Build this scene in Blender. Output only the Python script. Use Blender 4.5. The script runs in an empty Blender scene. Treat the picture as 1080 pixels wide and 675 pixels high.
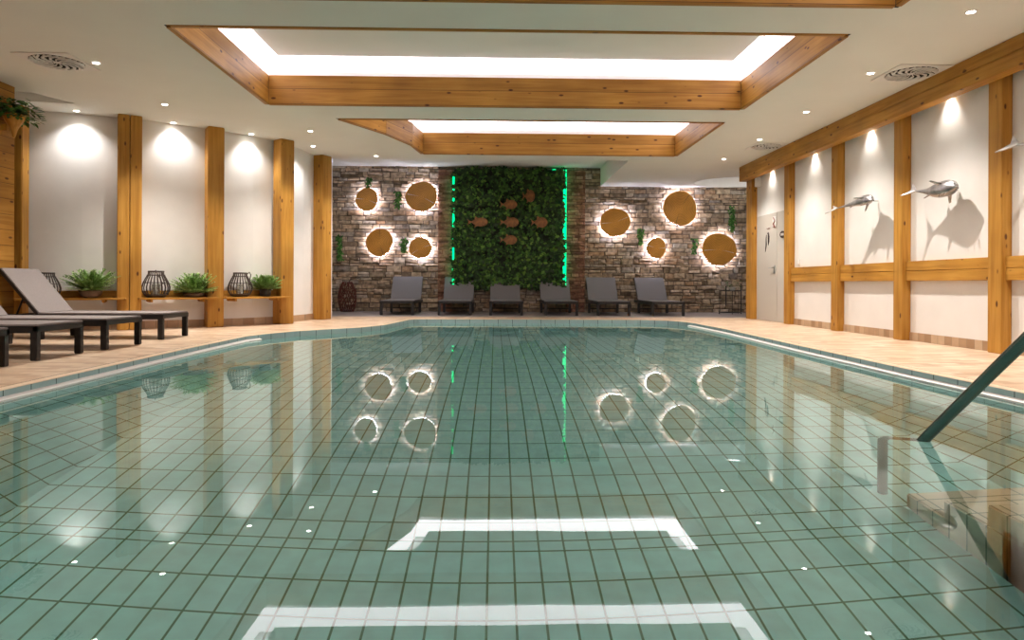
import bpy, bmesh, math, random
from mathutils import Vector, Matrix
random.seed(7)
PI = math.pi
sc = bpy.context.scene
col = sc.collection

# ------------------------------------------------------------------ mesh helper
class MB:
    def __init__(s): s.v = []; s.f = []; s.smooth = False
    def add(s, vs, fs):
        n = len(s.v); s.v += [tuple(v) for v in vs]; s.f += [tuple(i + n for i in f) for f in fs]
    def box(s, x0, x1, y0, y1, z0, z1, M=None):
        vs = [(x0,y0,z0),(x1,y0,z0),(x1,y1,z0),(x0,y1,z0),(x0,y0,z1),(x1,y0,z1),(x1,y1,z1),(x0,y1,z1)]
        if M is not None: vs = [M @ Vector(v) for v in vs]
        s.add(vs, [(0,3,2,1),(4,5,6,7),(0,1,5,4),(1,2,6,5),(2,3,7,6),(3,0,4,7)])
    def bbox(s, x0, x1, y0, y1, z0, z1, b=.006, M=None):
        """box with chamfered edges"""
        bm = bmesh.new(); bmesh.ops.create_cube(bm, size=1)
        for v in bm.verts:
            v.co = Vector(((x0+x1)/2 + v.co.x*(x1-x0), (y0+y1)/2 + v.co.y*(y1-y0), (z0+z1)/2 + v.co.z*(z1-z0)))
        bmesh.ops.bevel(bm, geom=bm.edges[:], offset=b, segments=2, affect='EDGES')
        if M is not None: bmesh.ops.transform(bm, matrix=M, verts=bm.verts)
        bm.verts.index_update()
        s.add([v.co[:] for v in bm.verts], [[v.index for v in f.verts] for f in bm.faces]); bm.free()
    def tube(s, pts, r, seg=8, cap=True, closed=False):
        pts = [Vector(p) for p in pts]; n = len(pts); rs = r if isinstance(r, (list, tuple)) else [r]*n
        up = None; rings = []
        for i in range(n):
            a = pts[i-1] if (i > 0 or closed) else pts[i]; b = pts[(i+1) % n] if (i < n-1 or closed) else pts[i]
            t = (b - a).normalized()
            if up is None: up = t.orthogonal().normalized()
            else:
                up = (up - t * up.dot(t))
                up = up.normalized() if up.length > 1e-6 else t.orthogonal().normalized()
            w = t.cross(up)
            rings.append([pts[i] + (up*math.cos(2*PI*k/seg) + w*math.sin(2*PI*k/seg))*rs[i] for k in range(seg)])
        vs = [v for rg in rings for v in rg]; fs = []
        for i in range(n if closed else n-1):
            j = (i+1) % n
            for k in range(seg):
                k2 = (k+1) % seg
                fs.append((i*seg+k, i*seg+k2, j*seg+k2, j*seg+k))
        if cap and not closed: fs.append(tuple(range(seg))[::-1]); fs.append(tuple((n-1)*seg+k for k in range(seg)))
        s.add(vs, fs)
    def lathe(s, prof, seg=24, c=(0,0,0), cap=True):
        vs = []; fs = []; n = len(prof)
        for r, z in prof:
            for k in range(seg): vs.append((c[0]+r*math.cos(2*PI*k/seg), c[1]+r*math.sin(2*PI*k/seg), c[2]+z))
        for i in range(n-1):
            for k in range(seg):
                k2 = (k+1) % seg; fs.append((i*seg+k, i*seg+k2, (i+1)*seg+k2, (i+1)*seg+k))
        if cap: fs.append(tuple(range(seg))[::-1]); fs.append(tuple((n-1)*seg+k for k in range(seg)))
        s.add(vs, fs)
    def prism(s, poly, z0, z1, M=None):
        n = len(poly); vs = [(p[0],p[1],z0) for p in poly] + [(p[0],p[1],z1) for p in poly]
        if M is not None: vs = [M @ Vector(v) for v in vs]
        s.add(vs, [tuple(range(n))[::-1], tuple(range(n, 2*n))] + [(i, (i+1) % n, n+(i+1) % n, n+i) for i in range(n)])
    def build(s, name, mat, parent=None, loc=None, smooth=False, label=None):
        me = bpy.data.meshes.new(name); me.from_pydata(s.v, [], s.f); me.update()
        bm = bmesh.new(); bm.from_mesh(me); bmesh.ops.recalc_face_normals(bm, faces=bm.faces); bm.to_mesh(me); bm.free()
        if smooth:
            for p in me.polygons: p.use_smooth = True
        me.materials.append(mat)
        o = bpy.data.objects.new(name, me); col.objects.link(o)
        if parent: o.parent = parent
        if loc is not None: o.location = loc
        if label: o['label'] = label
        return o
def tag(o, label, cat, group=None, kind=None):
    o['label'] = label; o['category'] = cat
    if group: o['group'] = group
    if kind: o['kind'] = kind
    return o
def thing(name, label, cat, loc=(0,0,0), rotz=0, group=None):
    o = bpy.data.objects.new(name, None); col.objects.link(o); o.empty_display_size = .1
    o.location = loc; o.rotation_euler = (0, 0, rotz)
    return tag(o, label, cat, group)
def struct(o): o['kind'] = 'structure'; return o
def copy_tree(o, parent=None):
    c = o.copy(); col.objects.link(c); c.parent = parent
    for ch in [x for x in bpy.data.objects if x.parent == o]: copy_tree(ch, c)
    return c

# ------------------------------------------------------------------ materials
def newmat(name):
    m = bpy.data.materials.new(name); m.use_nodes = True; nt = m.node_tree; nt.nodes.clear()
    out = nt.nodes.new('ShaderNodeOutputMaterial'); return m, nt, out
def N(nt, t, **kw):
    n = nt.nodes.new(t)
    for k, v in kw.items():
        if k in n.inputs.keys(): n.inputs[k].default_value = v
        else: setattr(n, k, v)
    return n
def ramp(nt, stops, interp='LINEAR'):
    r = nt.nodes.new('ShaderNodeValToRGB'); r.color_ramp.interpolation = interp
    e = r.color_ramp.elements
    while len(e) > 1: e.remove(e[-1])
    e[0].position = stops[0][0]; e[0].color = (*stops[0][1], 1)
    for p, c in stops[1:]:
        x = e.new(p); x.color = (*c, 1)
    return r
def mixc(nt, a, b, fac, mode='MIX'):
    m = nt.nodes.new('ShaderNodeMix'); m.data_type = 'RGBA'; m.blend_type = mode
    for s_, v in ((6, a), (7, b), (0, fac)):
        if hasattr(v, 'is_linked') or hasattr(v, 'links'): nt.links.new(v, m.inputs[s_])
        else: m.inputs[s_].default_value = v if s_ == 0 else (*v, 1)
    return m.outputs[2]
def math_(nt, op, a, b=None, c=None):
    m = nt.nodes.new('ShaderNodeMath'); m.operation = op
    for i, v in enumerate((a, b, c)):
        if v is None: continue
        if hasattr(v, 'links'): nt.links.new(v, m.inputs[i])
        else: m.inputs[i].default_value = v
    return m.outputs[0]
def plain(name, c, rough=.6, metal=0., noise=0., nscale=8., bump=0., spec=.5):
    m, nt, out = newmat(name); b = N(nt, 'ShaderNodeBsdfPrincipled', Roughness=rough, Metallic=metal)
    b.inputs['Base Color'].default_value = (*c, 1); b.inputs['Specular IOR Level'].default_value = spec
    if noise or bump:
        tc = N(nt, 'ShaderNodeTexCoord'); nz = N(nt, 'ShaderNodeTexNoise', Scale=nscale, Detail=5.)
        nt.links.new(tc.outputs['Object'], nz.inputs['Vector'])
        if noise:
            r = ramp(nt, [(.3, tuple(x*(1-noise) for x in c)), (.7, tuple(min(1, x*(1+noise)) for x in c))])
            nt.links.new(nz.outputs['Fac'], r.inputs['Fac']); nt.links.new(r.outputs['Color'], b.inputs['Base Color'])
        if bump:
            bp = N(nt, 'ShaderNodeBump', Strength=bump, Distance=.01)
            nt.links.new(nz.outputs['Fac'], bp.inputs['Height']); nt.links.new(bp.outputs['Normal'], b.inputs['Normal'])
    nt.links.new(b.outputs[0], out.inputs[0]); return m
def emit(name, c, s):
    m, nt, out = newmat(name); e = N(nt, 'ShaderNodeEmission', Strength=s); e.inputs['Color'].default_value = (*c, 1)
    nt.links.new(e.outputs[0], out.inputs[0]); return m
def wood(name, axis, seams=None, seam_axis=2, dark=1.):
    """knotty spruce, grain along axis; seams: spacing of board joints across seam_axis"""
    m, nt, out = newmat(name); b = N(nt, 'ShaderNodeBsdfPrincipled', Roughness=.5)
    b.inputs['Specular IOR Level'].default_value = .3
    tc = N(nt, 'ShaderNodeTexCoord'); oi = N(nt, 'ShaderNodeObjectInfo')
    off = nt.nodes.new('ShaderNodeVectorMath'); off.operation = 'ADD'
    sc_ = nt.nodes.new('ShaderNodeVectorMath'); sc_.operation = 'SCALE'; sc_.inputs[0].default_value = (7.3, 5.1, 9.7)
    nt.links.new(oi.outputs['Random'], sc_.inputs['Scale'])
    nt.links.new(tc.outputs['Object'], off.inputs[0]); nt.links.new(sc_.outputs[0], off.inputs[1])
    def mapped(s):
        mp = N(nt, 'ShaderNodeMapping'); mp.inputs['Scale'].default_value = s
        nt.links.new(off.outputs[0], mp.inputs['Vector']); return mp.outputs[0]
    g = [22., 22., 22.]; g[axis] = 1.1
    nz = N(nt, 'ShaderNodeTexNoise', Scale=1., Detail=6., Distortion=.6); nt.links.new(mapped(g), nz.inputs['Vector'])
    d = dark
    r = ramp(nt, [(.25, (.36*d,.165*d,.024*d)), (.5, (.50*d,.255*d,.045*d)), (.75, (.60*d,.335*d,.075*d))])
    nt.links.new(nz.outputs['Fac'], r.inputs['Fac'])
    n2 = N(nt, 'ShaderNodeTexNoise', Scale=1.6, Detail=2.); nt.links.new(off.outputs[0], n2.inputs['Vector'])
    r2 = ramp(nt, [(.3, (.78,.72,.66)), (.7, (1.08,1.05,1.0))]); nt.links.new(n2.outputs['Fac'], r2.inputs['Fac'])
    c1 = mixc(nt, r.outputs['Color'], r2.outputs['Color'], 1., 'MULTIPLY')
    k = [8.5, 8.5, 8.5]; k[axis] = 3.6
    vo = N(nt, 'ShaderNodeTexVoronoi', Scale=1.); nt.links.new(mapped(k), vo.inputs['Vector'])
    kr = ramp(nt, [(.0, (1,1,1)), (.09, (1,1,1)), (.15, (0,0,0))]); nt.links.new(vo.outputs['Distance'], kr.inputs['Fac'])
    c2 = mixc(nt, c1, (.10,.032,.008), kr.outputs['Color'])
    if seams:
        sx = N(nt, 'ShaderNodeSeparateXYZ'); nt.links.new(tc.outputs['Object'], sx.inputs[0])
        fr = math_(nt, 'FRACT', math_(nt, 'DIVIDE', sx.outputs[seam_axis], seams))
        e = math_(nt, 'LESS_THAN', fr, .006/seams)
        c2 = mixc(nt, c2, (.10,.04,.01), e)
        row = math_(nt, 'FLOOR', math_(nt, 'DIVIDE', sx.outputs[seam_axis], seams))
        wn = nt.nodes.new('ShaderNodeTexWhiteNoise'); wn.noise_dimensions = '1D'; nt.links.new(row, wn.inputs['W'])
        rr = ramp(nt, [(0, (.8,.76,.72)), (1, (1.1,1.08,1.05))]); nt.links.new(wn.outputs['Value'], rr.inputs['Fac'])
        c2 = mixc(nt, c2, rr.outputs['Color'], 1., 'MULTIPLY')
    nt.links.new(c2, b.inputs['Base Color'])
    bp = N(nt, 'ShaderNodeBump', Strength=.15, Distance=.005); nt.links.new(nz.outputs['Fac'], bp.inputs['Height'])
    nt.links.new(bp.outputs['Normal'], b.inputs['Normal'])
    nt.links.new(b.outputs[0], out.inputs[0]); return m
def island(name, stops, rough=.7, noise=.35, nscale=14., bump=.5, trans=0.):
    """colour differs from stone to stone / leaf to leaf"""
    m, nt, out = newmat(name); b = N(nt, 'ShaderNodeBsdfPrincipled', Roughness=rough)
    b.inputs['Specular IOR Level'].default_value = .3
    ge = N(nt, 'ShaderNodeNewGeometry'); r = ramp(nt, stops); nt.links.new(ge.outputs['Random Per Island'], r.inputs['Fac'])
    tc = N(nt, 'ShaderNodeTexCoord'); nz = N(nt, 'ShaderNodeTexNoise', Scale=nscale, Detail=6.)
    nt.links.new(tc.outputs['Object'], nz.inputs['Vector'])
    r2 = ramp(nt, [(.3, (1-noise,)*3), (.7, (1+noise*.6,)*3)]); nt.links.new(nz.outputs['Fac'], r2.inputs['Fac'])
    c = mixc(nt, r.outputs['Color'], r2.outputs['Color'], 1., 'MULTIPLY'); nt.links.new(c, b.inputs['Base Color'])
    if bump:
        bp = N(nt, 'ShaderNodeBump', Strength=bump, Distance=.02); nt.links.new(nz.outputs['Fac'], bp.inputs['Height'])
        nt.links.new(bp.outputs['Normal'], b.inputs['Normal'])
    nt.links.new(b.outputs[0], out.inputs[0]); return m
def brick(name, cols, w, h, mortar, mcol, rough=.35, offset=0., order='xy', shift=(0,0), rows=1, bump=.2, extra=None, rot=False, sq=.5, spec=.5):
    m, nt, out = newmat(name); b = N(nt, 'ShaderNodeBsdfPrincipled', Roughness=rough)
    b.inputs['Specular IOR Level'].default_value = spec
    tc = N(nt, 'ShaderNodeTexCoord'); sx = N(nt, 'ShaderNodeSeparateXYZ'); nt.links.new(tc.outputs['Object'], sx.inputs[0])
    cx = N(nt, 'ShaderNodeCombineXYZ')
    ax = {'x': 0, 'y': 1, 'z': 2}
    nt.links.new(math_(nt, 'ADD', sx.outputs[ax[order[0]]], shift[0]), cx.inputs[0])
    nt.links.new(math_(nt, 'ADD', sx.outputs[ax[order[1]]], shift[1]), cx.inputs[1])
    br = nt.nodes.new('ShaderNodeTexBrick'); br.offset = offset; br.squash = 1.
    for k, v in {'Scale': 1., 'Brick Width': w, 'Row Height': h, 'Mortar Size': mortar, 'Mortar Smooth': .1, 'Bias': 0.}.items(): br.inputs[k].default_value = v
    br.inputs['Color1'].default_value = (0,0,0,1); br.inputs['Color2'].default_value = (1,1,1,1); br.inputs['Mortar'].default_value = (.5,.5,.5,1)
    nt.links.new(cx.outputs[0], br.inputs['Vector'])
    r = ramp(nt, cols); nt.links.new(br.outputs['Color'], r.inputs['Fac'])
    nz = N(nt, 'ShaderNodeTexNoise', Scale=9., Detail=5.); nt.links.new(tc.outputs['Object'], nz.inputs['Vector'])
    r2 = ramp(nt, [(.3, (.9,.9,.9)), (.7, (1.06,1.06,1.06))]); nt.links.new(nz.outputs['Fac'], r2.inputs['Fac'])
    c = mixc(nt, r.outputs['Color'], r2.outputs['Color'], 1., 'MULTIPLY')
    fac = br.outputs['Fac']
    if extra:                                   # one extra cut line across the rows
        d = math_(nt, 'ABSOLUTE', math_(nt, 'SUBTRACT', sx.outputs[ax[order[1]]], extra))
        fac = math_(nt, 'MAXIMUM', fac, math_(nt, 'LESS_THAN', d, mortar))
    c = mixc(nt, c, mcol, fac)
    nt.links.new(c, b.inputs['Base Color'])
    if bump:
        bp = N(nt, 'ShaderNodeBump', Strength=bump, Distance=.004); bp.invert = True
        nt.links.new(br.outputs['Fac'], bp.inputs['Height']); nt.links.new(bp.outputs['Normal'], b.inputs['Normal'])
    nt.links.new(b.outputs[0], out.inputs[0]); return m

M_wall = plain('white_plaster', (.80,.78,.76), .85, noise=.03, nscale=3, bump=.05)
M_ceil = plain('ceiling_paint', (.80,.79,.74), .9, noise=.02, nscale=1.5)
M_strip = plain('white_joint', (.92,.91,.89), .7)
M_white = plain('white_paint', (.8,.78,.76), .6)
M_woodz = wood('spruce_upright', 2)
M_woody = wood('spruce_beam', 1)
M_cofx = wood('spruce_boards', 0, seams=.205, seam_axis=2)
M_planks = wood('spruce_planks', 1, seams=.19, seam_axis=2, dark=.9)
M_shelf = wood('shelf_spruce', 0)
M_fishw = plain('stained_wood', (.21,.085,.02), .5, noise=.4, nscale=15)
M_slice = wood('slice_wood', 0, dark=1.0)
M_deck = brick('deck_tiles', [(0,(.44,.28,.17)),(.35,(.62,.44,.30)),(.7,(.74,.58,.43)),(1,(.52,.34,.22))], .25, .085, .003, (.55,.42,.30), rough=.38, offset=.5)
M_greytile = brick('grey_tiles', [(0,(.27,.24,.24)),(1,(.33,.30,.30))], .6, .3, .004, (.2,.18,.18), rough=.3, offset=.5)
M_nose = plain('edge_tile', (.74,.57,.40), .4, noise=.08, nscale=12)
M_skirt = brick('skirting_tiles', [(0,(.36,.22,.12)),(.5,(.50,.33,.2)),(1,(.58,.42,.28))], .125, .5, .003, (.3,.22,.15), order='yz', rough=.45)
M_skirtx = brick('skirting_tiles_side', [(0,(.36,.22,.12)),(.5,(.50,.33,.2)),(1,(.58,.42,.28))], .125, .5, .003, (.3,.22,.15), order='xz', rough=.45)
POOLC = [(0,(.43,.80,.77)),(1,(.48,.84,.82))]
M_pool = brick('pool_tiles', POOLC, .125, .25,   .0054, (.09,.23,.14), rough=.3, shift=(.03+20, -3.34+20), extra=3.43, bump=0)
M_poolw = brick('pool_wall_tiles', POOLC, .25, .125,   .0054, (.09,.23,.14), rough=.3, order='yz', shift=(20-3.34, 20.07), bump=0)
M_poolf = brick('pool_end_tiles', POOLC, .125, .125,   .0054, (.09,.23,.14), rough=.3, order='xz', shift=(20.03, 20.07), bump=0)
M_step = brick('step_tiles', [(0,(.55,.47,.33)),(1,(.66,.57,.42))], .25, .125, .005, (.2,.22,.14), rough=.35, order='xy', shift=(20,20), bump=0)
M_metal = plain('brushed_steel', (.50,.52,.52), .3, metal=1., noise=.1, nscale=6)
M_rail = plain('handrail_steel', (.13,.20,.19), .22, metal=.85, noise=.15, nscale=5)
M_fish = plain('hammered_silver', (.42,.41,.42), .30, metal=.85, noise=.45, nscale=9, bump=.6)
M_black = plain('black_frame', (.012,.012,.013), .4)
M_fabric = plain('taupe_mesh_fabric', (.23,.20,.195), .7, noise=.06, nscale=60)
M_dfabric = plain('grey_mesh_fabric', (.13,.125,.13), .7, noise=.06, nscale=60)
M_rattan = plain('dark_rattan', (.06,.042,.035), .6, noise=.3, nscale=30)
M_twig = island('red_twig', [(0,(.09,.022,.015)),(1,(.16,.045,.03))], bump=0)
M_pot = plain('brown_pot', (.10,.055,.03), .5, noise=.2, nscale=12)
M_potd = plain('dark_pot', (.05,.04,.038), .4)
M_leaf = island('leaf_green', [(0,(.12,.26,.06)),(.5,(.30,.48,.14)),(1,(.55,.70,.32))], .5, .2, 8, 0)
M_ivy = island('ivy_green', [(0,(.02,.08,.012)),(.5,(.05,.17,.025)),(1,(.12,.30,.06))], .45, .2, 8, 0)
M_moss = island('wall_foliage', [(0,(.006,.02,.004)),(.5,(.018,.055,.008)),(.85,(.045,.13,.015)),(1,(.12,.24,.03))], .55, .2, 8, 0)
M_mossb = plain('planting_felt', (.01,.015,.008), .95)
M_stone = island('stone_cladding', [(0,(.20,.15,.10)),(.25,(.38,.29,.20)),(.5,(.52,.42,.30)),(.7,(.42,.28,.17)),(.85,(.58,.50,.40)),(1,(.28,.24,.20))], .8, .5, 11, .5)
M_rstone = island('red_brown_stone', [(0,(.16,.07,.05)),(.5,(.33,.16,.10)),(1,(.42,.25,.18))], .75, .4, 14, .7)
M_mort = plain('stone_bed', (.14,.11,.09), .95)
M_glass, nt, out = newmat('lantern_glass'); g = N(nt, 'ShaderNodeBsdfPrincipled', Roughness=.1); g.inputs['Base Color'].default_value=(.8,.8,.75,1); g.inputs['Transmission Weight'].default_value=.9; nt.links.new(g.outputs[0], out.inputs[0])
M_cove = emit('cove_light', (1.0,.88,.91), 4.2)
M_halo = emit('halo_led', (.80,.80,1.0), 30)
M_green = emit('green_led', (.0,.80,.24), 1.5)
M_lav = emit('lavender_led', (.72,.70,1.0), 9)
M_lens = emit('lamp_lens', (1.0,.93,.82), 30)
M_dark = plain('dark_void', (.008,.008,.008), .9)
M_door = plain('door_paint', (.56,.52,.47), .5)
M_sign = plain('dark_print', (.05,.03,.03), .5)
M_signr = plain('brown_red_print', (.22,.07,.05), .5)
# water: a real refracting surface with the slightest ripple
M_water, nt, out = newmat('pool_water')
gl = N(nt, 'ShaderNodeBsdfGlass', Roughness=0., IOR=1.33); gl.inputs['Color'].default_value = (.95, 1.0, .99, 1)
tc = N(nt, 'ShaderNodeTexCoord'); nz = N(nt, 'ShaderNodeTexNoise', Scale=1.7, Detail=1.5, Roughness=.4)
nt.links.new(tc.outputs['Object'], nz.inputs['Vector'])
bp = N(nt, 'ShaderNodeBump', Strength=.03, Distance=.02); nt.links.new(nz.outputs['Fac'], bp.inputs['Height'])
nt.links.new(bp.outputs['Normal'], gl.inputs['Normal']); nt.links.new(gl.outputs[0], out.inputs[0])

# ------------------------------------------------------------------ the pool
CZ = 3.12            # ceiling height above the deck (z = 0)
WZ = -.078           # water level
def interp(tab, y):
    if y <= tab[0][0]: return tab[0][1]
    for (a, va), (b, vb) in zip(tab, tab[1:]):
        if y <= b: return va + (vb - va)*(y - a)/(b - a)
    return tab[-1][1]
XL = [(.6,-3.19),(4.5,-3.2),(7.4,-3.27),(9.05,-3.26),(9.5,-3.12),(9.96,-2.91),(10.6,-2.38),(10.85,-2.13),(11.5,-1.86),(13.2,-1.66),(13.4,-1.5)]
XR = [(.6,3.5),(5.6,3.48),(7.87,3.53),(10.64,3.64),(12.3,3.62),(12.75,3.53),(13.1,3.36),(13.3,3.1),(13.4,2.8)]
INL = [(0,.72),(7.5,.75),(9.2,.5),(10.5,.2),(14,.1)]
INR = [(0,.68),(5,.66),(8,.32),(10,.2),(14,.1)]
DEP = [(0,-1.465),(3.45,-1.465),(7.2,-.80),(14,-.80)]
YS = sorted(set([round(.6 + .2*i, 3) for i in range(64)] + [a for a, _ in XL] + [a for a, _ in XR] + [3.45, 7.2, 13.4]))
YS = [y for y in YS if y <= 13.4]
outline = [(interp(XL, y), y) for y in YS] + [(interp(XR, y), y) for y in reversed(YS)]   # clockwise from near left
def offset(poly, d):
    """move a closed outline outwards by d (outline is clockwise seen from above)"""
    n = len(poly); res = []
    for i in range(n):
        a = Vector(poly[i-1]); p = Vector(poly[i]); b = Vector(poly[(i+1) % n])
        n1 = (p-a); n2 = (b-p)
        n1 = Vector((-n1.y, n1.x)).normalized(); n2 = Vector((-n2.y, n2.x)).normalized()
        m = (n1+n2).normalized(); k = min(1.6, 1/max(.3, m.dot(n1)))
        res.append(tuple(p + m*d*k))
    return res
def ringband(poly_a, za, poly_b, zb):
    m = MB(); n = len(poly_a)
    m.add([(x, y, za) for x, y in poly_a] + [(x, y, zb) for x, y in poly_b], [(i, (i+1) % n, n+(i+1) % n, n+i) for i in range(n)])
    return m
def sheet(outer, holes, z, flip=False):
    bm = bmesh.new()
    for loop in [outer] + holes:
        vs = [bm.verts.new((p[0], p[1], z)) for p in loop]
        for i in range(len(vs)): bm.edges.new((vs[i], vs[(i+1) % len(vs)]))
    bmesh.ops.triangle_fill(bm, use_beauty=True, edges=bm.edges[:])
    m = MB(); bm.verts.index_update()
    m.v = [v.co[:] for v in bm.verts]; m.f = [tuple(v.index for v in f.verts) for f in bm.faces]; bm.free(); return m

nose_out = offset(outline, .07)
m = sheet([(-7.5,-3.5),(7.2,-3.5),(7.2,14.3),(-7.5,14.3)], [nose_out], 0); struct(m.build('floor', M_deck))
m = MB(); m.box(-7.5, 7.2, 14.3, 17.1, -.1, .0); struct(m.build('floor', M_greytile))
# rounded edge tile all round
m = MB(); prev = None
prof = [(.07, -.002), (.05, .003), (.015, .003), (.0, -.003), (-.005, -.009)]
rings = [(offset(outline, d) if abs(d) > 1e-6 else outline, z) for d, z in prof]
for (a, za), (b, zb) in zip(rings, rings[1:]):
    q = ringband(a, za, b, zb); m.add(q.v, q.f)
struct(m.build('trim_1', M_nose, smooth=True))
# pale blue tile band, joints every 0.28 m along the edge
lip_a, lip_b = outline, outline
M_lip, nt, out = newmat('blue_lip_tiles'); b = N(nt, 'ShaderNodeBsdfPrincipled', Roughness=.25)
uv = nt.nodes.new('ShaderNodeAttribute'); uv.attribute_name = 'run'
fr = math_(nt, 'FRACT', math_(nt, 'DIVIDE', uv.outputs['Fac'], .28)); e = math_(nt, 'LESS_THAN', fr, .03)
nzz = N(nt, 'ShaderNodeTexNoise', Scale=3.); rz = ramp(nt, [(.3,(.42,.58,.60)),(.7,(.50,.66,.67))]); nt.links.new(nzz.outputs['Fac'], rz.inputs['Fac'])
nt.links.new(mixc(nt, rz.outputs['Color'], (.06,.10,.10), e), b.inputs['Base Color']); nt.links.new(b.outputs[0], out.inputs[0])
closed = outline + [outline[0]]; runs = [0.]
dense = [outline[0]]
for a, c in zip(closed, closed[1:]):
    L = (Vector(c)-Vector(a)).length; k = max(1, int(L/.1))
    for i in range(1, k+1): dense.append(tuple(Vector(a).lerp(Vector(c), i/k))); runs.append(runs[-1] + L/k)
me = bpy.data.meshes.new('lip'); n = len(dense)
me.from_pydata([(x, y, -.008) for x, y in dense] + [(x, y, -.20) for x, y in dense], [], [(i, n+i, n+i+1, i+1) for i in range(n-1)])
at = me.attributes.new('run', 'FLOAT', 'POINT')
for i in range(n): at.data[i].value = runs[i]; at.data[n+i].value = runs[i]
me.materials.append(M_lip); o = bpy.data.objects.new('trim_2', me); col.objects.link(o); struct(o)
# white water-line strips on the two long sides
def strip(tab, y0, y1, side):
    m = MB(); ys = [y0] + [y for y in YS if y0 < y < y1] + [y1]
    a = [(interp(tab, y), y) for y in ys]
    for (xa, ya), (xb, yb) in zip(a, a[1:]):
        s_ = side*.036
        m.add([(xa,ya,-.050),(xb,yb,-.050),(xb+s_,yb,-.066),(xa+s_,ya,-.066),(xa,ya,-.09),(xb,yb,-.09),(xb+s_,yb,-.09),(xa+s_,ya,-.09)],
              [(0,1,2,3),(3,2,6,7),(0,4,5,1),(4,7,6,5)])
    return m
struct(strip(XL, .62, 9.3, 1).build('trim_3', M_strip)); struct(strip(XR, .62, 12.5, -1).build('trim_4', M_strip))
# basin: sloping side walls and a floor that rises towards the far end
m = MB(); fl = MB(); fs = []
for side, tab, ins in ((1, XL, INL), (-1, XR, INR)):
    top = [(interp(tab, y), y, -.19) for y in YS]; bot = [(interp(tab, y) + side*interp(ins, y), min(13.32, max(.75, y)), interp(DEP, y)) for y in YS]
    n = len(YS); m.add(top + bot, [(i, i+1, n+i+1, n+i) for i in range(n-1)])
    if side == 1: BL = bot
    else: BR = bot
struct(m.build('pool_wall', M_poolw))
n = len(YS); fl.add(BL + BR, [(i, i+1, n+i+1, n+i) for i in range(n-1)]); struct(fl.build('pool_floor', M_pool))
m = MB()
m.add([(XL[0][1],.6,-.19),(XR[0][1],.6,-.19),BR[0],BL[0]], [(0,1,2,3)])
m.add([(XL[-1][1],13.4,-.19),(XR[-1][1],13.4,-.19),BR[-1],BL[-1]], [(0,1,2,3)])
struct(m.build('pool_wall', M_poolf))
w = sheet(outline, [], WZ).build('pool_water', M_water)
for p in w.data.polygons:
    if p.normal.z < 0: p.flip()
tag(w, 'still clear green pool water mirroring the room', 'water', kind='stuff')
# submerged steps in the near right corner
m = MB()
for y1, z in ((2.3,-.30),(2.65,-.55),(3.0,-.80),(3.3,-1.05),(3.6,-1.27)):
    m.bbox(2.2, 3.48, .62, y1, z-.26, z, .012)
m.box(2.2, 3.4, .62, 2.9, -1.5, -1.0)
tag(m.build('pool_steps', M_step), 'submerged beige tiled steps at the right edge of the pool', 'steps')
# handrail
t = thing('pool_handrail', 'dark steel handrail slanting down into the water at the right', 'handrail', (2.16, 3.75, -1.46))
m = MB(); m.tube([(0,0,0),(0,0,1.0),(0,-.02,1.05),(0,-.05,1.10),(-.01,-.42,1.42),(-.02,-.95,1.86),(-.03,-1.5,2.31),(-.03,-1.62,2.39),(-.03,-1.75,2.42),(-.03,-3.15,2.42),(-.03,-3.25,2.38),(-.03,-3.28,2.3),(-.03,-3.28,1.46)], .026, 14)
m.build('rail', M_rail, t, smooth=True)
m = MB(); m.lathe([(.06,0),(.06,.008),(.03,.02)], 20); m.build('base_flange', M_rail, t)
m = MB(); m.lathe([(.06,1.46),(.06,1.468),(.03,1.48)], 20, c=(-.03,-3.28,0)); m.build('base_flange', M_rail, t)

# ------------------------------------------------------------------ room shell
C1 = [(-3.08,6.55),(3.37,6.55),(3.37,9.32),(-3.08,9.32)]
C2 = [(-2.3,10.15),(3.37,10.15),(3.37,12.78),(-1.36,12.78),(-1.46,12.0),(-1.78,11.1)]
C0 = [(-3.08,3.05),(3.45,3.05),(3.45,5.82),(-3.08,5.82)]
def grow(poly, d): return offset(poly[::-1], d)[::-1]
OV = [(5.7+.98*math.cos(2*PI*k/40), 16.05+.83*math.sin(2*PI*k/40)) for k in range(40)]
TR = [(-6.02,8.72),(-5.72,9.42),(-6.5,9.3)]
BT = .05
m = sheet([(-7.5,-3.5),(7.2,-3.5),(7.2,17.1),(2.6,17.1),(2.6,13.35),(-7.5,13.35)], [grow(C0,BT), grow(C1,BT), grow(C2,BT), OV, TR], CZ)
n = len(OV); m.add([(x,y,CZ) for x,y in OV] + [(x,y,CZ+.3) for x,y in OV], [(i,(i+1)%n,n+(i+1)%n,n+i) for i in range(n)] + [tuple(range(n,2*n))])
m.add([(x,y,CZ) for x,y in TR] + [(x,y,CZ+.12) for x,y in TR], [(0,1,4,3),(1,2,5,4),(2,0,3,5),(3,4,5)])
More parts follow.
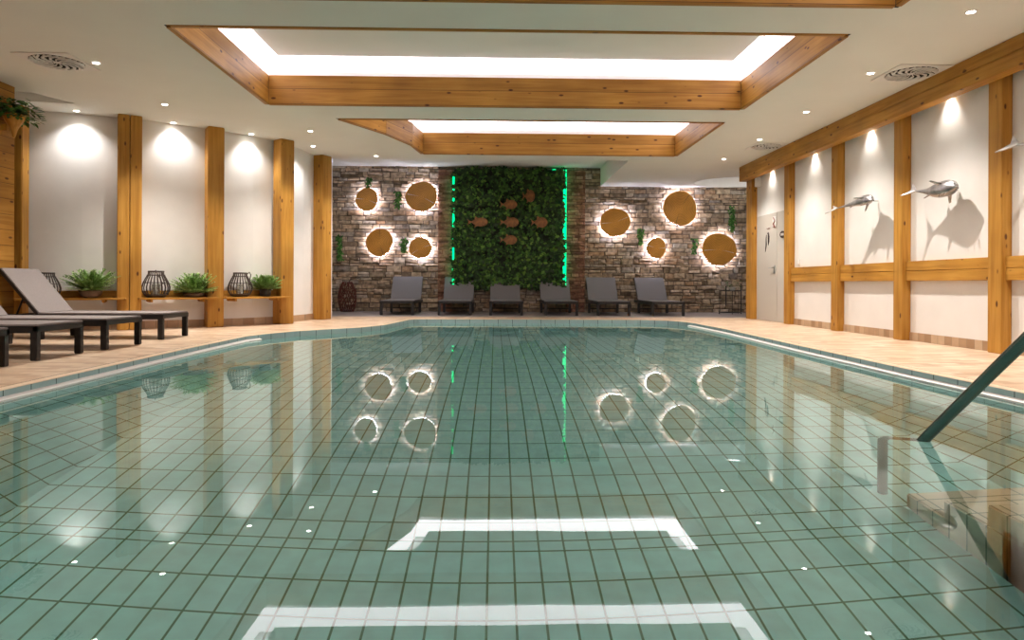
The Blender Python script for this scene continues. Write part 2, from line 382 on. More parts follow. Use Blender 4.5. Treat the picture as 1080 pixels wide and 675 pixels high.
# raised ceiling in front of the stone wall
m.add([(-5.3,13.35,CZ),(2.6,13.35,CZ),(2.6,13.35,3.58),(-5.3,13.35,3.58),(2.6,17.1,CZ),(2.6,17.1,3.58),(-5.3,17.1,3.58)], [(0,1,2,3),(1,4,5,2),(3,2,5,6)])
struct(m.build('ceiling', M_ceil))
t = thing('cove_strip', 'thin lavender light strip behind the ceiling edge by the stone wall', 'light', (-3.2,13.37,3.2))
m = MB(); m.bbox(-1.2,1.7,0,.03,-.02,.02,.004); m.build('led_strip', M_lav, t)
def coffer(poly, label, z1=3.51, z2=3.96, zp=3.72):
    t = thing('ceiling_coffer', label, 'ceiling coffer', (poly[0][0], poly[0][1], CZ), 0, None)
    ox, oy = poly[0]; P_ = [(x-ox, y-oy) for x, y in poly]; n = len(P_)
    for i in range(n):
        a = Vector(P_[i]); b = Vector(P_[(i+1) % n]); L = (b-a).length
        ang = math.atan2(b.y-a.y, b.x-a.x)
        m = MB(); m.bbox(-.0, L, -BT, 0, -.012, z1-CZ, .004)        # inner face on the outline, thickness outwards
        o = m.build('board', M_cofx, t); o.location = (a.x, a.y, 0); o.rotation_euler = (0, 0, ang)
    G = grow(P_, .14); m = MB(); zm = z1+.10
    m.add([(x,y,zm-CZ) for x,y in G] + [(x,y,z2-.02-CZ) for x,y in G], [(i,(i+1)%n,n+(i+1)%n,n+i) for i in range(n)]); m.build('light_band', M_cove, t)
    m = MB(); A = grow(P_, .02); G2 = grow(P_, .15)
    m.add([(x,y,z1-CZ) for x,y in A] + [(x,y,z1-CZ) for x,y in G2] + [(x,y,z2-CZ) for x,y in G2], [(i,(i+1)%n,n+(i+1)%n,n+i) for i in range(n)] + [(n+i,n+(i+1)%n,2*n+(i+1)%n,2*n+i) for i in range(n)] + [tuple(range(2*n,3*n))])
    m.build('recess_lining', M_white, t)
    m = MB(); m.prism(grow(P_, -.17), zp-CZ, zp-CZ+.03); m.build('floating_panel', M_ceil, t)
coffer(C1, 'large timber-framed light coffer in the middle of the ceiling')
coffer(C2, 'smaller timber-framed light coffer nearest the stone wall')
coffer(C0, 'timber-framed coffer cut off by the top edge of the photo')

m = MB(); m.box(5.28,5.42,-3.5,13.98,0,CZ); struct(m.build('wall_right', M_wall))
m = MB(); m.box(5.42,7.3,13.86,13.98,0,CZ); m.box(7.2,7.3,13.98,17.1,0,CZ); struct(m.build('wall_right', M_wall))
m = MB(); m.box(-7.5,7.3,-3.6,-3.5,0,CZ); struct(m.build('wall_near', M_wall))
m = MB(); m.box(-6.1,-6.0,-3.5,8.66,0,CZ); struct(m.build('wall_left', M_planks))
# curved plaster wall behind the left posts
WL = [(-7.5,9.45),(-6.62,9.78),(-5.98,10.02),(-5.34,10.30),(-4.42,10.98),(-4.02,11.42),(-3.68,11.95),(-3.52,12.6),(-3.43,13.35)]
m = MB(); OUTW = [(x-.1*k[0], y+.1*k[1]) for (x, y), k in zip(WL, [(.3,1)]*3 + [(.6,.9)]*3 + [(1,.3)]*3)]
n = len(WL)
m.add([(x,y,0) for x,y in WL]+[(x,y,CZ) for x,y in WL]+[(x,y,0) for x,y in OUTW]+[(x,y,CZ) for x,y in OUTW],
      [(i,i+1,n+i+1,n+i) for i in range(n-1)] + [(2*n+i,2*n+i+1,3*n+i+1,3*n+i) for i in range(n-1)] + [(0,2*n,3*n,n),(n-1,3*n-1,4*n-1,2*n-1)])
struct(m.build('wall_left', M_wall))
m = MB(); m.box(-7.5,-3.2,13.36,13.46,0,3.6); m.box(-5.3,-5.2,13.36,17.1,0,3.6); struct(m.build('wall_left', M_wall))
m = MB(); m.box(-7.6,-7.5,-3.6,13.4,0,CZ); struct(m.build('wall_left', M_wall))
# skirting
m = MB()
for (x0,y0),(x1,y1) in zip(WL, WL[1:]):
    a = Vector((x0,y0)); b = Vector((x1,y1)); d = (b-a).normalized(); nrm = Vector((d.y,-d.x))*.012
    m.add([(*a,0),(*b,0),(*(b+nrm),0),(*(a+nrm),0),(*a,.115),(*b,.115),(*(b+nrm),.115),(*(a+nrm),.115)], [(0,1,2,3),(4,5,6,7),(2,3,7,6),(0,1,5,4),(0,3,7,4),(1,2,6,5)])
struct(m.build('baseboard_left', M_skirtx))
PY = [(5.15,5.35),(6.85,7.05),(8.55,8.75),(10.2,10.4),(11.92,12.12),(13.66,13.96)]
m = MB()
for (a, b), (c, d) in zip([(-3.5,3.6)]+PY, PY):
    if b < 12: m.box(5.266,5.28,b,c,0,.105)
struct(m.build('baseboard_right', M_skirt))

# ------------------------------------------------------------------ stone wall
def stones(x0, x1, z0, z1, yf, hmin, hmax, wmin, wmax, holes=(), dep=.05, name='wall_back', mat=None):
    m = MB(); z = z0
    while z < z1:
        h = random.uniform(hmin, hmax); h = min(h, z1-z) if z1-z-h > hmin*.6 else z1-z
        x = x0 - random.uniform(0, .2)
        while x < x1:
            w = random.uniform(wmin, wmax); xa = max(x, x0); xb = min(x+w, x1); x += w
            if xb-xa < .03 or any(a < xa and xb < b and c < z and z+h < d for a,b,c,d in holes): continue
            parts = [(z, z+h)] if h < .12 or random.random() < .55 else [(z, z+h*.5), (z+h*.5, z+h)]
            for za, zb in parts:
                y = yf - random.uniform(0, dep); g = .004; j = lambda s_=.013: random.uniform(-s_, s_)
                c = [(xa+g, za+g), (xb-g, za+g), (xb-g, zb-g), (xa+g, zb-g)]
                fr_ = [(px+(xa+xb-2*px)*.04+j(), y+j(.012), pz+(za+zb-2*pz)*.06+j()) for px, pz in c]
                bk = [(px, yf+.04, pz) for px, pz in c]
                cx_, cz_ = (xa+xb)/2, (za+zb)/2
                mid = (cx_+j(.02), y-random.uniform(.0,.014), cz_+j(.01))
                m.add(fr_+bk+[mid], [(0,1,8),(1,2,8),(2,3,8),(3,0,8),(0,4,5,1),(1,5,6,2),(2,6,7,3),(3,7,4,0)])
        z += h
    return m
m = stones(-5.2, 7.2, 0, 3.58, 16.93, .055, .15, .10, .42, holes=[(-1.0,1.7,.65,3.45)]); struct(m.build('wall_back', M_stone))
m = MB(); m.box(-5.3,7.3,16.94,17.1,-.05,3.7); struct(m.build('wall_back', M_mort))
m = stones(-1.42,-1.06,0,3.5,16.84,.05,.10,.12,.36,dep=.03); m.box(-1.41,-1.07,16.85,16.95,0,3.5); struct(m.build('trim_5', M_rstone))
m = stones(1.74,2.22,0,3.5,16.84,.05,.10,.12,.36,dep=.03); m.box(1.75,2.21,16.85,16.95,0,3.5); struct(m.build('trim_6', M_rstone))

# green planted panel
t = thing('green_wall', 'dark green planted wall panel edged with glowing green light', 'plant wall', (.34, 16.93, .58))
m = MB(); m.box(-1.35,1.33,-.17,-.03,0,2.92); m.build('planter_panel', M_mossb, t)
def leafq(m, c, d, w, L, nrm, bend=.3, k=2):
    """a pointed leaf of two or three quads from c along d"""
    d = Vector(d).normalized(); nrm = Vector(nrm); s_ = d.cross(nrm)
    s_ = s_.normalized() if s_.length > 1e-5 else d.orthogonal().normalized(); up = s_.cross(d)
    c = Vector(c); p = []
    for t_, ww in ((0,.25),(.35,1.),(.7,.8),(1,.08)):
        q = c + d*L*t_ - up*bend*L*t_*t_
        p += [q - s_*w*ww*.5, q + s_*w*ww*.5]
    m.add(p, [(0,1,3,2),(2,3,5,4),(4,5,7,6)])
m = MB()
for i in range(1050):
    x = random.uniform(-1.37,1.34); z = random.uniform(.0,2.93); y = -.17-random.uniform(.0,.09)
    r = random.uniform(.04,.105); k = random.randint(5,8); ph = random.uniform(0,6)
    tx, tz = random.uniform(-.5,.5), random.uniform(-.2,.6)
    for q in range(k):
        a = ph+2*PI*q/k; leafq(m, (x,y,z), (math.cos(a)+tx*.3, -random.uniform(.15,.9), math.sin(a)+tz*.3), r*.75, r*1.3, (0,-1,0), .25)
for sx, n_, wd in ((1.31,110,.03),(-1.34,95,.03)):          # sprigs reaching across the light strips
    for i in range(n_):
        zz = random.uniform(0,2.92)
        if math.sin(zz*7+sx) + random.uniform(-.7,.7) < 0: continue
        x = sx + random.uniform(-wd,wd); y = -.272-random.uniform(0,.05)
        for q in range(6):
            a = 2*PI*q/6; leafq(m, (x,y,zz), (math.cos(a),-.5,math.sin(a)), .04, .07, (0,-1,0), .25)
m.build('foliage', M_moss, t)
m = MB(); m.box(1.315,1.392,-.268,-.14,.02,2.91); m.box(1.05,1.38,-.20,-.17,2.915,2.93); m.build('light_strip', M_green, t)
m = MB(); m.box(-1.392,-1.345,-.262,-.13,.02,2.72); m.build('light_strip', M_green, t)
# little wooden fish pinned to the foliage
def fish_outline(L, H, tail=.3):
    pts = []
    for i in range(13):
        u = i/12; pts.append((L*(.5-u*.78), H*.5*math.sin(PI*min(1,u**.8*.97+.03))**.8 + H*.06))
    top = pts + [(-L*.38, H*.16), (-L*.5, H*.42)]; bot = [(x,-z) for x,z in top[::-1]]
    return top + [(-L*.43,0)] + bot
for (x, z, L, H, lab) in ((.80,2.83,.30,.26,'round brown wooden fish at the top right of the green wall'),
        (.31,2.62,.42,.20,'orange wooden fish above the middle one on the green wall'),
        (-.44,2.19,.50,.19,'leftmost orange wooden fish on the green wall'),
        (.33,2.19,.46,.21,'orange wooden fish in the centre of the green wall'),
        (1.06,2.19,.40,.22,'rightmost orange wooden fish on the green wall'),
        (.31,1.76,.42,.20,'lowest orange wooden fish on the green wall')):
    m = MB(); M4 = Matrix(((1,0,0,0),(0,0,-1,0),(0,1,0,0),(0,0,0,1)))
    m.prism(fish_outline(L,H), 0, .03, M4)
    m.prism([(L*.10,H*.42),(-L*.14,H*.42),(-L*.10,H*.72)], .005, .025, M4); m.prism([(L*.06,-H*.4),(-L*.12,-H*.4),(-L*.14,-H*.68)], .005, .025, M4)
    t = thing('wooden_fish', lab, 'fish decoration', (x, 16.62, z), 0, 'wooden fish on the green wall')
    m.build('body', M_fishw, t)
    m = MB(); m.tube([(0,-.01,0),(0,.18,0)], .006, 6); m.build('pin', M_black, t)

# backlit wood slices
def slice_(x, z, r, lab, sd):
    rnd = random.Random(sd); t = thing('wood_slice', lab, 'wall decoration', (x, 16.87, z), 0, 'backlit wood slices')
    ph = [rnd.uniform(0,6) for _ in range(4)]
    rad = [r*(1+.035*math.sin(2*a+ph[0])+.02*math.sin(3*a+ph[1])+.012*math.sin(7*a+ph[2])) for a in [2*PI*k/48 for k in range(48)]]
    out_ = [(rad[k]*math.cos(2*PI*k/48), rad[k]*math.sin(2*PI*k/48)) for k in range(48)]
    M4 = Matrix(((1,0,0,0),(0,0,-1,-.04),(0,1,0,0),(0,0,0,1)))
    m = MB(); m.prism(out_, .02, .06, M4); m.prism([(p[0]*.97,p[1]*.97) for p in out_], .055, .066, M4)
    m.build('disc', M_face, t)
    m = MB(); m.tube([(rad[k]*.955*math.cos(2*PI*k/48), -.040, rad[k]*.965*math.sin(2*PI*k/48)) for k in range(0,48,2)], .014, 5, closed=True); m.build('light_ring', M_halo, t)
    m = MB(); m.tube([(0,-.06,0),(0,.08,0)], .02, 10); m.build('standoff', M_metal, t)
    m = MB()
    a0 = rnd.uniform(0,6)
    for q in range(2):                      # drying cracks
        a = a0 + q*PI*.9; d = Vector((math.cos(a),0,math.sin(a))); s_ = Vector((-d.z,0,d.x))
        m.add([d*r*.15+Vector((0,-.1065,0)), d*r*.92+s_*.006+Vector((0,-.1065,0)), d*r*.92-s_*.006+Vector((0,-.1065,0))], [(0,1,2)])
    m.build('crack', M_white if rnd.random() < .7 else M_pot, t)
M_face, nt, out = newmat('end_grain'); b = N(nt, 'ShaderNodeBsdfPrincipled', Roughness=.45)
tc = N(nt, 'ShaderNodeTexCoord'); nz = N(nt, 'ShaderNodeTexNoise', Scale=3., Detail=3.); nt.links.new(tc.outputs['Object'], nz.inputs['Vector'])
wv = N(nt, 'ShaderNodeTexWave', Scale=9., Distortion=2.5, Detail=2.); wv.wave_type = 'RINGS'; wv.rings_direction = 'Y'; nt.links.new(tc.outputs['Object'], wv.inputs['Vector'])
r1 = ramp(nt, [(0,(.50,.24,.035)),(1,(.74,.38,.07))]); nt.links.new(wv.outputs['Color'], r1.inputs['Fac'])
r2 = ramp(nt, [(.3,(.75,.7,.6)),(.7,(1.1,1.05,1))]); nt.links.new(nz.outputs['Fac'], r2.inputs['Fac'])
nt.links.new(mixc(nt, r1.outputs['Color'], r2.outputs['Color'], 1., 'MULTIPLY'), b.inputs['Base Color']); nt.links.new(b.outputs[0], out.inputs[0])
for i, a in enumerate([(-3.15,2.74,.28,'small backlit wood slice at upper left of the stone wall'),
        (-1.82,2.82,.375,'large backlit wood slice left of the green wall, upper one'),
        (-2.84,1.69,.33,'backlit wood slice at lower left, below the small one'),
        (-1.84,1.56,.27,'small backlit wood slice just above the second lounger from the left'),
        (2.95,2.22,.36,'backlit wood slice nearest the green wall on its right'),
        (4.56,2.58,.42,'largest and highest backlit wood slice on the right'),
        (3.97,1.59,.25,'smallest backlit wood slice, above the rightmost back lounger'),
        (5.54,1.57,.41,'large backlit wood slice nearest the timber post and door')]): slice_(*a, i)

# plants hanging on the stone wall
def hanging(x, z, h, w, lab, sd):
    rnd = random.Random(sd); t = thing('hanging_plant', lab, 'plant', (x, 16.86, z), 0, 'small plants hanging on the stone wall')
    m = MB(); m.lathe([(.03,-.02),(.045,.0),(.055,.07),(.05,.07)], 12, c=(0,-.06,0)); m.build('wall_cup', M_potd, t)
    m = MB()
    for i in range(int(70*h/.4)):
        u = rnd.random(); a = rnd.uniform(0,2*PI); zz = .1 - u*h
        c = (rnd.gauss(0,w*.22*(1-u*.6)), -.07-rnd.uniform(0,.08)*(1-u*.5), zz)
        leafq(m, c, (math.cos(a), -abs(math.sin(a))*.6, -.7), .04, .075, (0,-1,.3), .3)
    m.build('leaves', M_ivy, t)
for i, a in enumerate([(-3.12,3.18,.24,.16,'small plant hanging above the upper left wood slice'),(-2.40,2.86,.42,.16,'plant hanging between the two upper left wood slices'),
        (-3.80,1.78,.62,.18,'long trailing plant at the far left of the stone wall'),(-2.24,1.72,.35,.26,'bushy plant hanging between the two lower left wood slices'),
        (5.84,2.55,.62,.17,'long trailing plant on the right of the highest wood slice'),(3.57,1.98,.40,.20,'plant hanging between the wood slices nearest the green wall'),
        (4.92,1.74,.36,.18,'plant hanging left of the wood slice nearest the door')]): hanging(*a, i+20)

# ------------------------------------------------------------------ posts, beams, rails
def post(x, y, w, d, ang, lab, z1=CZ, groove=False, grp='timber posts', mat=None):
    t = MB()
    if groove:
        t.bbox(-w/2, -.004, -d/2, d/2, 0, z1, .008); t.bbox(.004, w/2, -d/2, d/2, 0, z1, .008)
    else: t.bbox(-w/2, w/2, -d/2, d/2, 0, z1, .010)
    o = t.build('timber_post', M_woodz, None, (x, y, .0)); o.rotation_euler = (0,0,ang)
    return tag(o, lab, 'post', grp)
post(-6.60,9.62,.16,.22,.2,'timber post at the far left beside the plank wall')
post(-5.36,10.13,.31,.24,.52,'double timber post behind the foot of the dark lounger on the left', groove=True)
post(-4.42,10.84,.24,.25,.60,'timber post between the two black lanterns')
post(-3.61,11.72,.25,.25,.86,'timber post beside the dark-potted fern at the shelf end')
post(-3.33,13.15,.27,.27,1.12,'timber post where the left wall meets the stone wall')
labs = ['timber post just beyond the right edge of the photo','widest-looking timber post on the right, nearest in view','timber post between the two whole silver fish','timber post at the tail of the farther silver fish',
        'timber post on the near side of the door','timber post at the far end of the beam, beside the stone wall']
for (a, b), lab in zip(PY, labs):
    m = MB(); m.bbox(-.11,0.0,-(b-a)/2,(b-a)/2,0,2.84,.006)
    m.bbox(-.11,-.0,-(b-a)/2,(b-a)/2,2.83,CZ,.002)
    tag(m.build('timber_post', M_woodz, None, (5.28,(a+b)/2,0)), lab, 'post', 'timber posts')
m = MB(); m.bbox(-.075,.075,-8.7,8.73,0,.15,.006); m.bbox(-.075,.075,-8.7,8.73,.152,.30,.006)
tag(m.build('timber_beam', M_woody, None, (5.10,5.25,CZ-.30)), 'long timber beam under the ceiling along the right wall', 'beam')
rl = ['stretch of timber rail at the extreme right edge','timber rail below the nearer silver fish','timber rail below the farther silver fish','short timber rail right of the door']
rails = []
for i, ((a, b), (c, d)) in enumerate(zip(PY[:-2], PY[1:-1])):
    L = c-b; m = MB(); m.bbox(-.07,0,0,L,0,.125,.004); m.bbox(-.07,0,0,L,.127,.245,.004)
    tag(m.build('timber_rail', M_woody, None, (5.28,b,.755)), rl[i], 'rail', 'timber rails')
# two steel fixings and a light switch near the door
m = MB(); m.bbox(-.02,0,-.045,.045,-.045,.045,.006); tag(m.build('light_switch', M_white, None, (5.28,11.75,1.10)), 'small white switch on the wall right of the door', 'switch')
m = MB(); m.bbox(-.06,.06,-.05,.05,-.09,.09,.01); tag(m.build('sensor_box', M_white, None, (5.24,13.5,2.74)), 'small white box under the beam above the door', 'sensor box')

# door
t = MB(); t.bbox(-.02,0,12.65,13.62,.01,2.06,.003); d = t.build('door_1', M_door, None, (5.285,0,0)); struct(d)
t = MB(); t.bbox(-.018,0,12.14,12.64,.01,2.06,.003); struct(t.build('trim_7', M_door, None, (5.285,0,0)))
t = MB(); t.tube([(-.02,12.75,1.02),(-.065,12.75,1.02),(-.065,12.80,1.02),(-.065,12.93,1.02)], .011, 8); t.bbox(-.03,-.018,12.725,12.775,.90,1.07,.004); t.build('door_handle', M_metal, d)
# door pictogram: a curled figure, a line of writing above it, a notice, a dark oval sign
t = thing('door_sign', 'dark pictogram of a figure on the pale door', 'sign', (5.262,13.06,1.52)); t.scale = (1,.75,.75)
m = MB(); m.tube([(0,.10,.20),(0,.12,.08),(0,.10,-.04),(0,.13,-.14),(0,.17,-.24)], [.006,.012,.016,.012,.005], 6); m.build('figure', M_sign, t)
m = MB(); m.tube([(0,.06,.22),(0,-.02,.24),(0,-.06,.14),(0,-.05,.02),(0,-.02,-.08)], [.006,.014,.022,.02,.006], 6); m.build('figure', M_sign, t)
m = MB()
for k in range(6): m.box(-.002,.0,-.09+k*.032,-.07+k*.032,.34,.362)
m.build('lettering', M_signr, t)
t = thing('notice', 'brown and white notice at the top corner of the door', 'sign', (5.262,12.76,1.88))
m = MB(); m.bbox(-.004,0,-.07,.07,-.11,.11,.001); m.build('sheet', M_white, t)
m = MB(); m.tube([(-.006,.03,.09),(-.006,-.03,.02),(-.006,.03,-.03),(-.006,-.02,-.09)], .014, 6); m.box(-.008,-.004,-.05,.05,-.10,-.085); m.build('print', M_signr, t)
t = thing('oval_sign', 'dark oval sign on the panel beside the door', 'sign', (5.262,12.38,1.62))
m = MB(); m.prism([(.11*math.cos(2*PI*k/24), .065*math.sin(2*PI*k/24)) for k in range(24)], 0, .012, Matrix(((0,0,-1,0),(1,0,0,0),(0,1,0,0),(0,0,0,1)))); m.build('plate', M_sign, t)
m = MB()
for k in range(3): m.box(-.015,-.011,-.06+k*.045,-.035+k*.045,-.02,.025)
m.build('lettering', M_white, t)

# ------------------------------------------------------------------ shelf along the left wall
def shelf(a, b, lab, front=.30):
    a = Vector(a); b = Vector(b); L = (b-a).length; ang = math.atan2(b.y-a.y, b.x-a.x)
    t = thing('wall_shelf', lab, 'shelf', (a.x, a.y, .44), ang, 'wall shelves')
    m = MB(); m.bbox(0,L,-front,0,0,.03,.004); m.build('plank', M_shelf, t)
    m = MB(); m.bbox(.0,L,.0,.02,.03,.13,.003); m.build('back_board', M_shelf, t)
    for u in (.15*L, .8*L):
        m = MB(); m.box(u-.015,u+.015,-front*.85,0,-.04,0); m.box(u-.03,u+.03,-front*.5,0,-.03,0); m.build('bracket', M_woodz, t)
    return t
shelf((-6.70,9.58),(-5.40,10.16),'left shelf carrying the fern in a wide brown bowl',.28)
shelf((-5.30,10.20),(-4.42,10.86),'middle shelf with a black lantern and low fern',.30)
shelf((-4.38,10.90),(-3.62,11.72),'right shelf with a black lantern and dark-potted fern',.30)
SZ = .47
def lantern(loc, rot, s, lab):
    t = thing('lantern', lab, 'lantern', loc, rot, 'dark rattan lanterns'); t.scale = (s,s,s)
    prof = [(.105,.0),(.15,.035),(.185,.10),(.19,.15),(.17,.22),(.135,.29),(.105,.345),(.10,.385)]
    m = MB()
    for k in range(22):
        a = 2*PI*k/22; m.tube([(r*math.cos(a), r*math.sin(a), z) for r, z in prof], .0065, 5)
    m.build('slats', M_rattan, t)
    m = MB(); m.lathe([(.0,.0),(.11,.0),(.155,.03),(.16,.05),(.15,.05),(.10,.015),(0,.015)], 28, cap=False)
    m.tube([(.17*math.cos(2*PI*k/28), .17*math.sin(2*PI*k/28), .22) for k in range(28)], .006, 5, closed=True); m.build('base', M_rattan, t)
    m = MB(); m.tube([(.101*math.cos(2*PI*k/28), .101*math.sin(2*PI*k/28), .385) for k in range(28)], .012, 6, closed=True)
    m.tube([(.118*math.cos(2*PI*k/28), .118*math.sin(2*PI*k/28), .33) for k in range(28)], .007, 6, closed=True); m.build('rim', M_rattan, t)
    m = MB(); m.tube([(-.10,.03,.37),(-.14,.03,.40),(-.17,.02,.36),(-.17,-.02,.29),(-.19,-.06,.20),(-.16,-.10,.30),(-.11,-.06,.38)], .008, 6); m.build('handle', M_rattan, t)
    m = MB(); m.lathe([(.06,.02),(.06,.20),(.056,.20),(.056,.025)], 20); m.build('glass', M_glass, t)
    m = MB(); m.lathe([(.035,.02),(.035,.12),(.0,.125)], 16); m.build('candle', M_white, t)
    return t
lantern((-6.22,9.62,SZ), .4, .90, 'black lantern half hidden behind the raised lounger back')
lantern((-5.03,10.25,SZ), 2.2, 1.0, 'black rattan lantern on the middle shelf with handle at its left')
lantern((-4.09,11.05,SZ), 3.9, .98, 'black rattan lantern on the right shelf with handle hanging at its right')
def fern(loc, w, h, pot, lab, sd, tall=False):
    rnd = random.Random(sd); t = thing('potted_fern', lab, 'plant', loc, 0, 'potted ferns on the wall shelves')
    m = MB()
    if pot == 'bowl': m.lathe([(.07,.0),(.12,.03),(.15,.09),(.155,.11),(.14,.11),(.12,.08)], 24); ph = .10
    elif pot == 'low': m.lathe([(.08,.0),(.14,.02),(.15,.07),(.14,.07),(.12,.05)], 24); ph = .06
    else: m.lathe([(.07,.0),(.085,.02),(.095,.13),(.09,.13),(.08,.10)], 24); ph = .12
    m.build('pot', M_potd if pot == 'cup' else M_pot, t, smooth=True)
    m = MB()
    for i in range(190):
        a = rnd.uniform(0,2*PI); el = rnd.uniform(.25,1.5); L = (w*.5*math.cos(el)+(h-ph)*math.sin(el))*rnd.uniform(.7,1.08)
        d = Vector((math.cos(a)*math.cos(el), math.sin(a)*math.cos(el), math.sin(el))); c = Vector((rnd.gauss(0,.03), rnd.gauss(0,.03), ph-.02))
        pts = [c + d*L*u + Vector((0,0,-.16*L*u*u)) for u in (0,.33,.66,1)]
        m.tube(pts, [.003,.0025,.002,.001], 3, cap=False)
        for u in [.3+.075*q for q in range(10)]:
            p = c + d*L*u + Vector((0,0,-.16*L*u*u)); sd_ = d.cross(Vector((0,0,1))); sd_ = sd_.normalized() if sd_.length > .01 else Vector((1,0,0))
            for sg in (-1,1):
                leafq(m, p, sd_*sg + d*.8 + Vector((rnd.uniform(-.3,.3),rnd.uniform(-.3,.3),rnd.uniform(0,.4))), .016, .05, (0,0,1), .3)
    m.build('fronds', M_leaf, t)
fern((-5.72,9.80,SZ), .62, .40, 'bowl', 'fern in a wide brown bowl on the left shelf', 3)
fern((-4.60,10.53,SZ), .52, .38, 'low', 'fern in a low dish between the two black lanterns', 4)
fern((-3.80,11.38,SZ), .46, .36, 'cup', 'fern in a dark pot at the end of the right shelf', 5)
# planter on the plank wall
t = thing('wall_planter', 'leafy plant in a pointed wooden holder high on the plank wall', 'plant', (-6.0,8.45,2.55))
m = MB(); m.lathe([(.012,-.10),(.04,.0),(.10,.10),(.13,.17),(.12,.17),(.09,.12)], 12, c=(.14,0,0)); m.build('holder', M_woodz, t)
m = MB(); m.box(0,.06,-.02,.02,-.02,.06); m.build('bracket', M_woodz, t)
m = MB(); rnd = random.Random(5)
for i in range(420):
    a = rnd.uniform(0,2*PI); el = rnd.uniform(-.35,1.3); rr = rnd.uniform(.1,1)
    c = Vector((.14+.27*rr*math.cos(a)*math.cos(el), .27*rr*math.sin(a)*math.cos(el), .17+.24*rr*math.sin(el)))
    if c.x < .015: c.x = .02 + abs(c.x)*.3
    leafq(m, c, (abs(math.cos(a)) if c.x < .06 else math.cos(a), math.sin(a), rnd.uniform(-.6,.6)), .045, .075, (0,0,1), .3)
m.build('leaves', M_ivy, t)

# tall twig vase and wire plant stand at the stone wall
t = thing('twig_vase', 'tall dark red woven twig vase at the left end of the stone wall', 'vase', (-3.58,16.62,0))
m = MB(); rnd = random.Random(11)
for k in range(20):
    a = 2*PI*k/20; pts = []
    for q in range(9):
        u = q/8; r = (.10+.13*math.sin(PI*min(1,u*.8+.12)))*(1-.15*u); pts.append((r*math.cos(a+u*1.2+rnd.uniform(-.08,.08)), r*math.sin(a+u*1.2)*.8, .0+u*.72))
    m.tube(pts, .009, 5)
for k in range(22):
    a = rnd.uniform(0,2*PI); u0 = rnd.uniform(.05,.7)
    m.tube([((.10+.12*math.sin(PI*min(1,u*.8+.12)))*math.cos(a-u*2.5), (.10+.12*math.sin(PI*min(1,u*.8+.12)))*math.sin(a-u*2.5)*.8, u*.72) for u in (u0,u0+.1,u0+.2,u0+.28)], .009, 5)
m.build('woven_body', M_twig, t)
m = MB(); m.lathe([(.115,0),(.12,.03),(.10,.04)], 20); m.build('base', M_potd, t)
m = MB()
for dx in (0,.03): m.tube([(-.02,0,.55),(.02,0,.70),(.10,0,.80+dx),(.22,0,.82+dx),(.33,0,.78+dx)], .008, 5)
m.build('twig', M_rattan, t)
t = thing('plant_stand', 'black wire plant stand with small dried plants by the far post', 'plant stand', (5.55,16.0,0))
m = MB()
for zz in (.04,.55):
    m.tube([(.26*math.cos(2*PI*k/24), .16*math.sin(2*PI*k/24), zz) for k in range(24)], .010, 5, closed=True)
m.tube([(.26*math.cos(0),.0,0),(.26,0,.72)], .012, 6); m.tube([(-.26,0,0),(-.26,0,.08)], .010, 6)
m.tube([(-.10,0,.2),(-.10,0,.66)], .014, 6); m.tube([(-.26,0,.55),(.26,0,.55)], .008, 6)
for k in range(3):
    a = 2*PI*k/3+.5; m.tube([(.26*math.cos(a),.16*math.sin(a),.0),(.26*math.cos(a),.16*math.sin(a),.55)], .007, 5)
m.build('wire_frame', M_black, t)
m = MB(); rnd = random.Random(4)
for i in range(90):
    a = rnd.uniform(0,2*PI); c = (rnd.uniform(-.15,.25), rnd.uniform(-.1,.1), .56+rnd.uniform(0,.22)); leafq(m, c, (math.cos(a),math.sin(a),rnd.uniform(-.3,.8)), .025, .07, (0,0,1))
m.build('dried_leaves', M_ivy, t)
m = MB(); m.lathe([(.05,.56),(.07,.60),(.07,.64),(.06,.64)], 14, c=(.05,0,0)); m.build('pot', M_metal, t)

# ------------------------------------------------------------------ sun loungers (foot end at the origin, head towards +y)
def lounger(fab, W=.70):
    t = thing('sun_lounger', 'x', 'sun lounger', (0,0,0), 0, None); h = W/2
    m = MB()
    for s_ in (-1,1): m.bbox(s_*h-(.04 if s_ > 0 else 0), s_*h+(.04 if s_ < 0 else 0), 0, 1.90, .245, .305, .005)
    m.bbox(-h,h,0,.045,.255,.305,.005); m.bbox(-h,h,1.86,1.90,.25,.30,.005); m.bbox(-h,h,1.48,1.515,.255,.295,.004)
    m.build('frame', M_black, t)
    m = MB(); m.bbox(-h+.006,h-.006,  .006,1.495,.303,.322,.006); m.build('seat', fab, t)
    A = Matrix.Translation((0,1.50,.305)) @ Matrix.Rotation(math.radians(50), 4, 'X')
    b_ = MB(); b_.bbox(-h+.012,h-.012,.0,.71,.010,.026,.006,A); b = b_.build('backrest', fab, t)
    m = MB()
    for s_ in (-1,1): m.bbox(s_*(h-.02)-.014, s_*(h-.02)+.014, 0, .71, -.022, .012, .004, A)
    m.bbox(-h+.02,h-.02,.68,.71,-.02,.012,.004,A); m.build('backrest_frame', M_black, b)
    m = MB()
    for s_ in (-1,1): m.tube([(s_*(h-.08),1.70,.53),(s_*(h-.08),1.80,.28)], .012, 6)
    m.tube([(-(h-.08),1.80,.28),(h-.08,1.80,.28)], .012, 6); m.build('prop', M_black, t)
    for s_ in (-1,1):
        for y in (.035, 1.47):
            m = MB(); m.bbox(s_*(h-.03)-.03, s_*(h-.03)+.03, y-.03, y+.03, 0, .26, .006); m.build('leg', M_black, t)
    m = MB(); m.bbox(-h+.05,h-.05,1.455,1.485,.09,.12,.004); m.build('stretcher', M_black, t)
    return t
L0 = lounger(M_fabric); L1 = lounger(M_dfabric, .74)
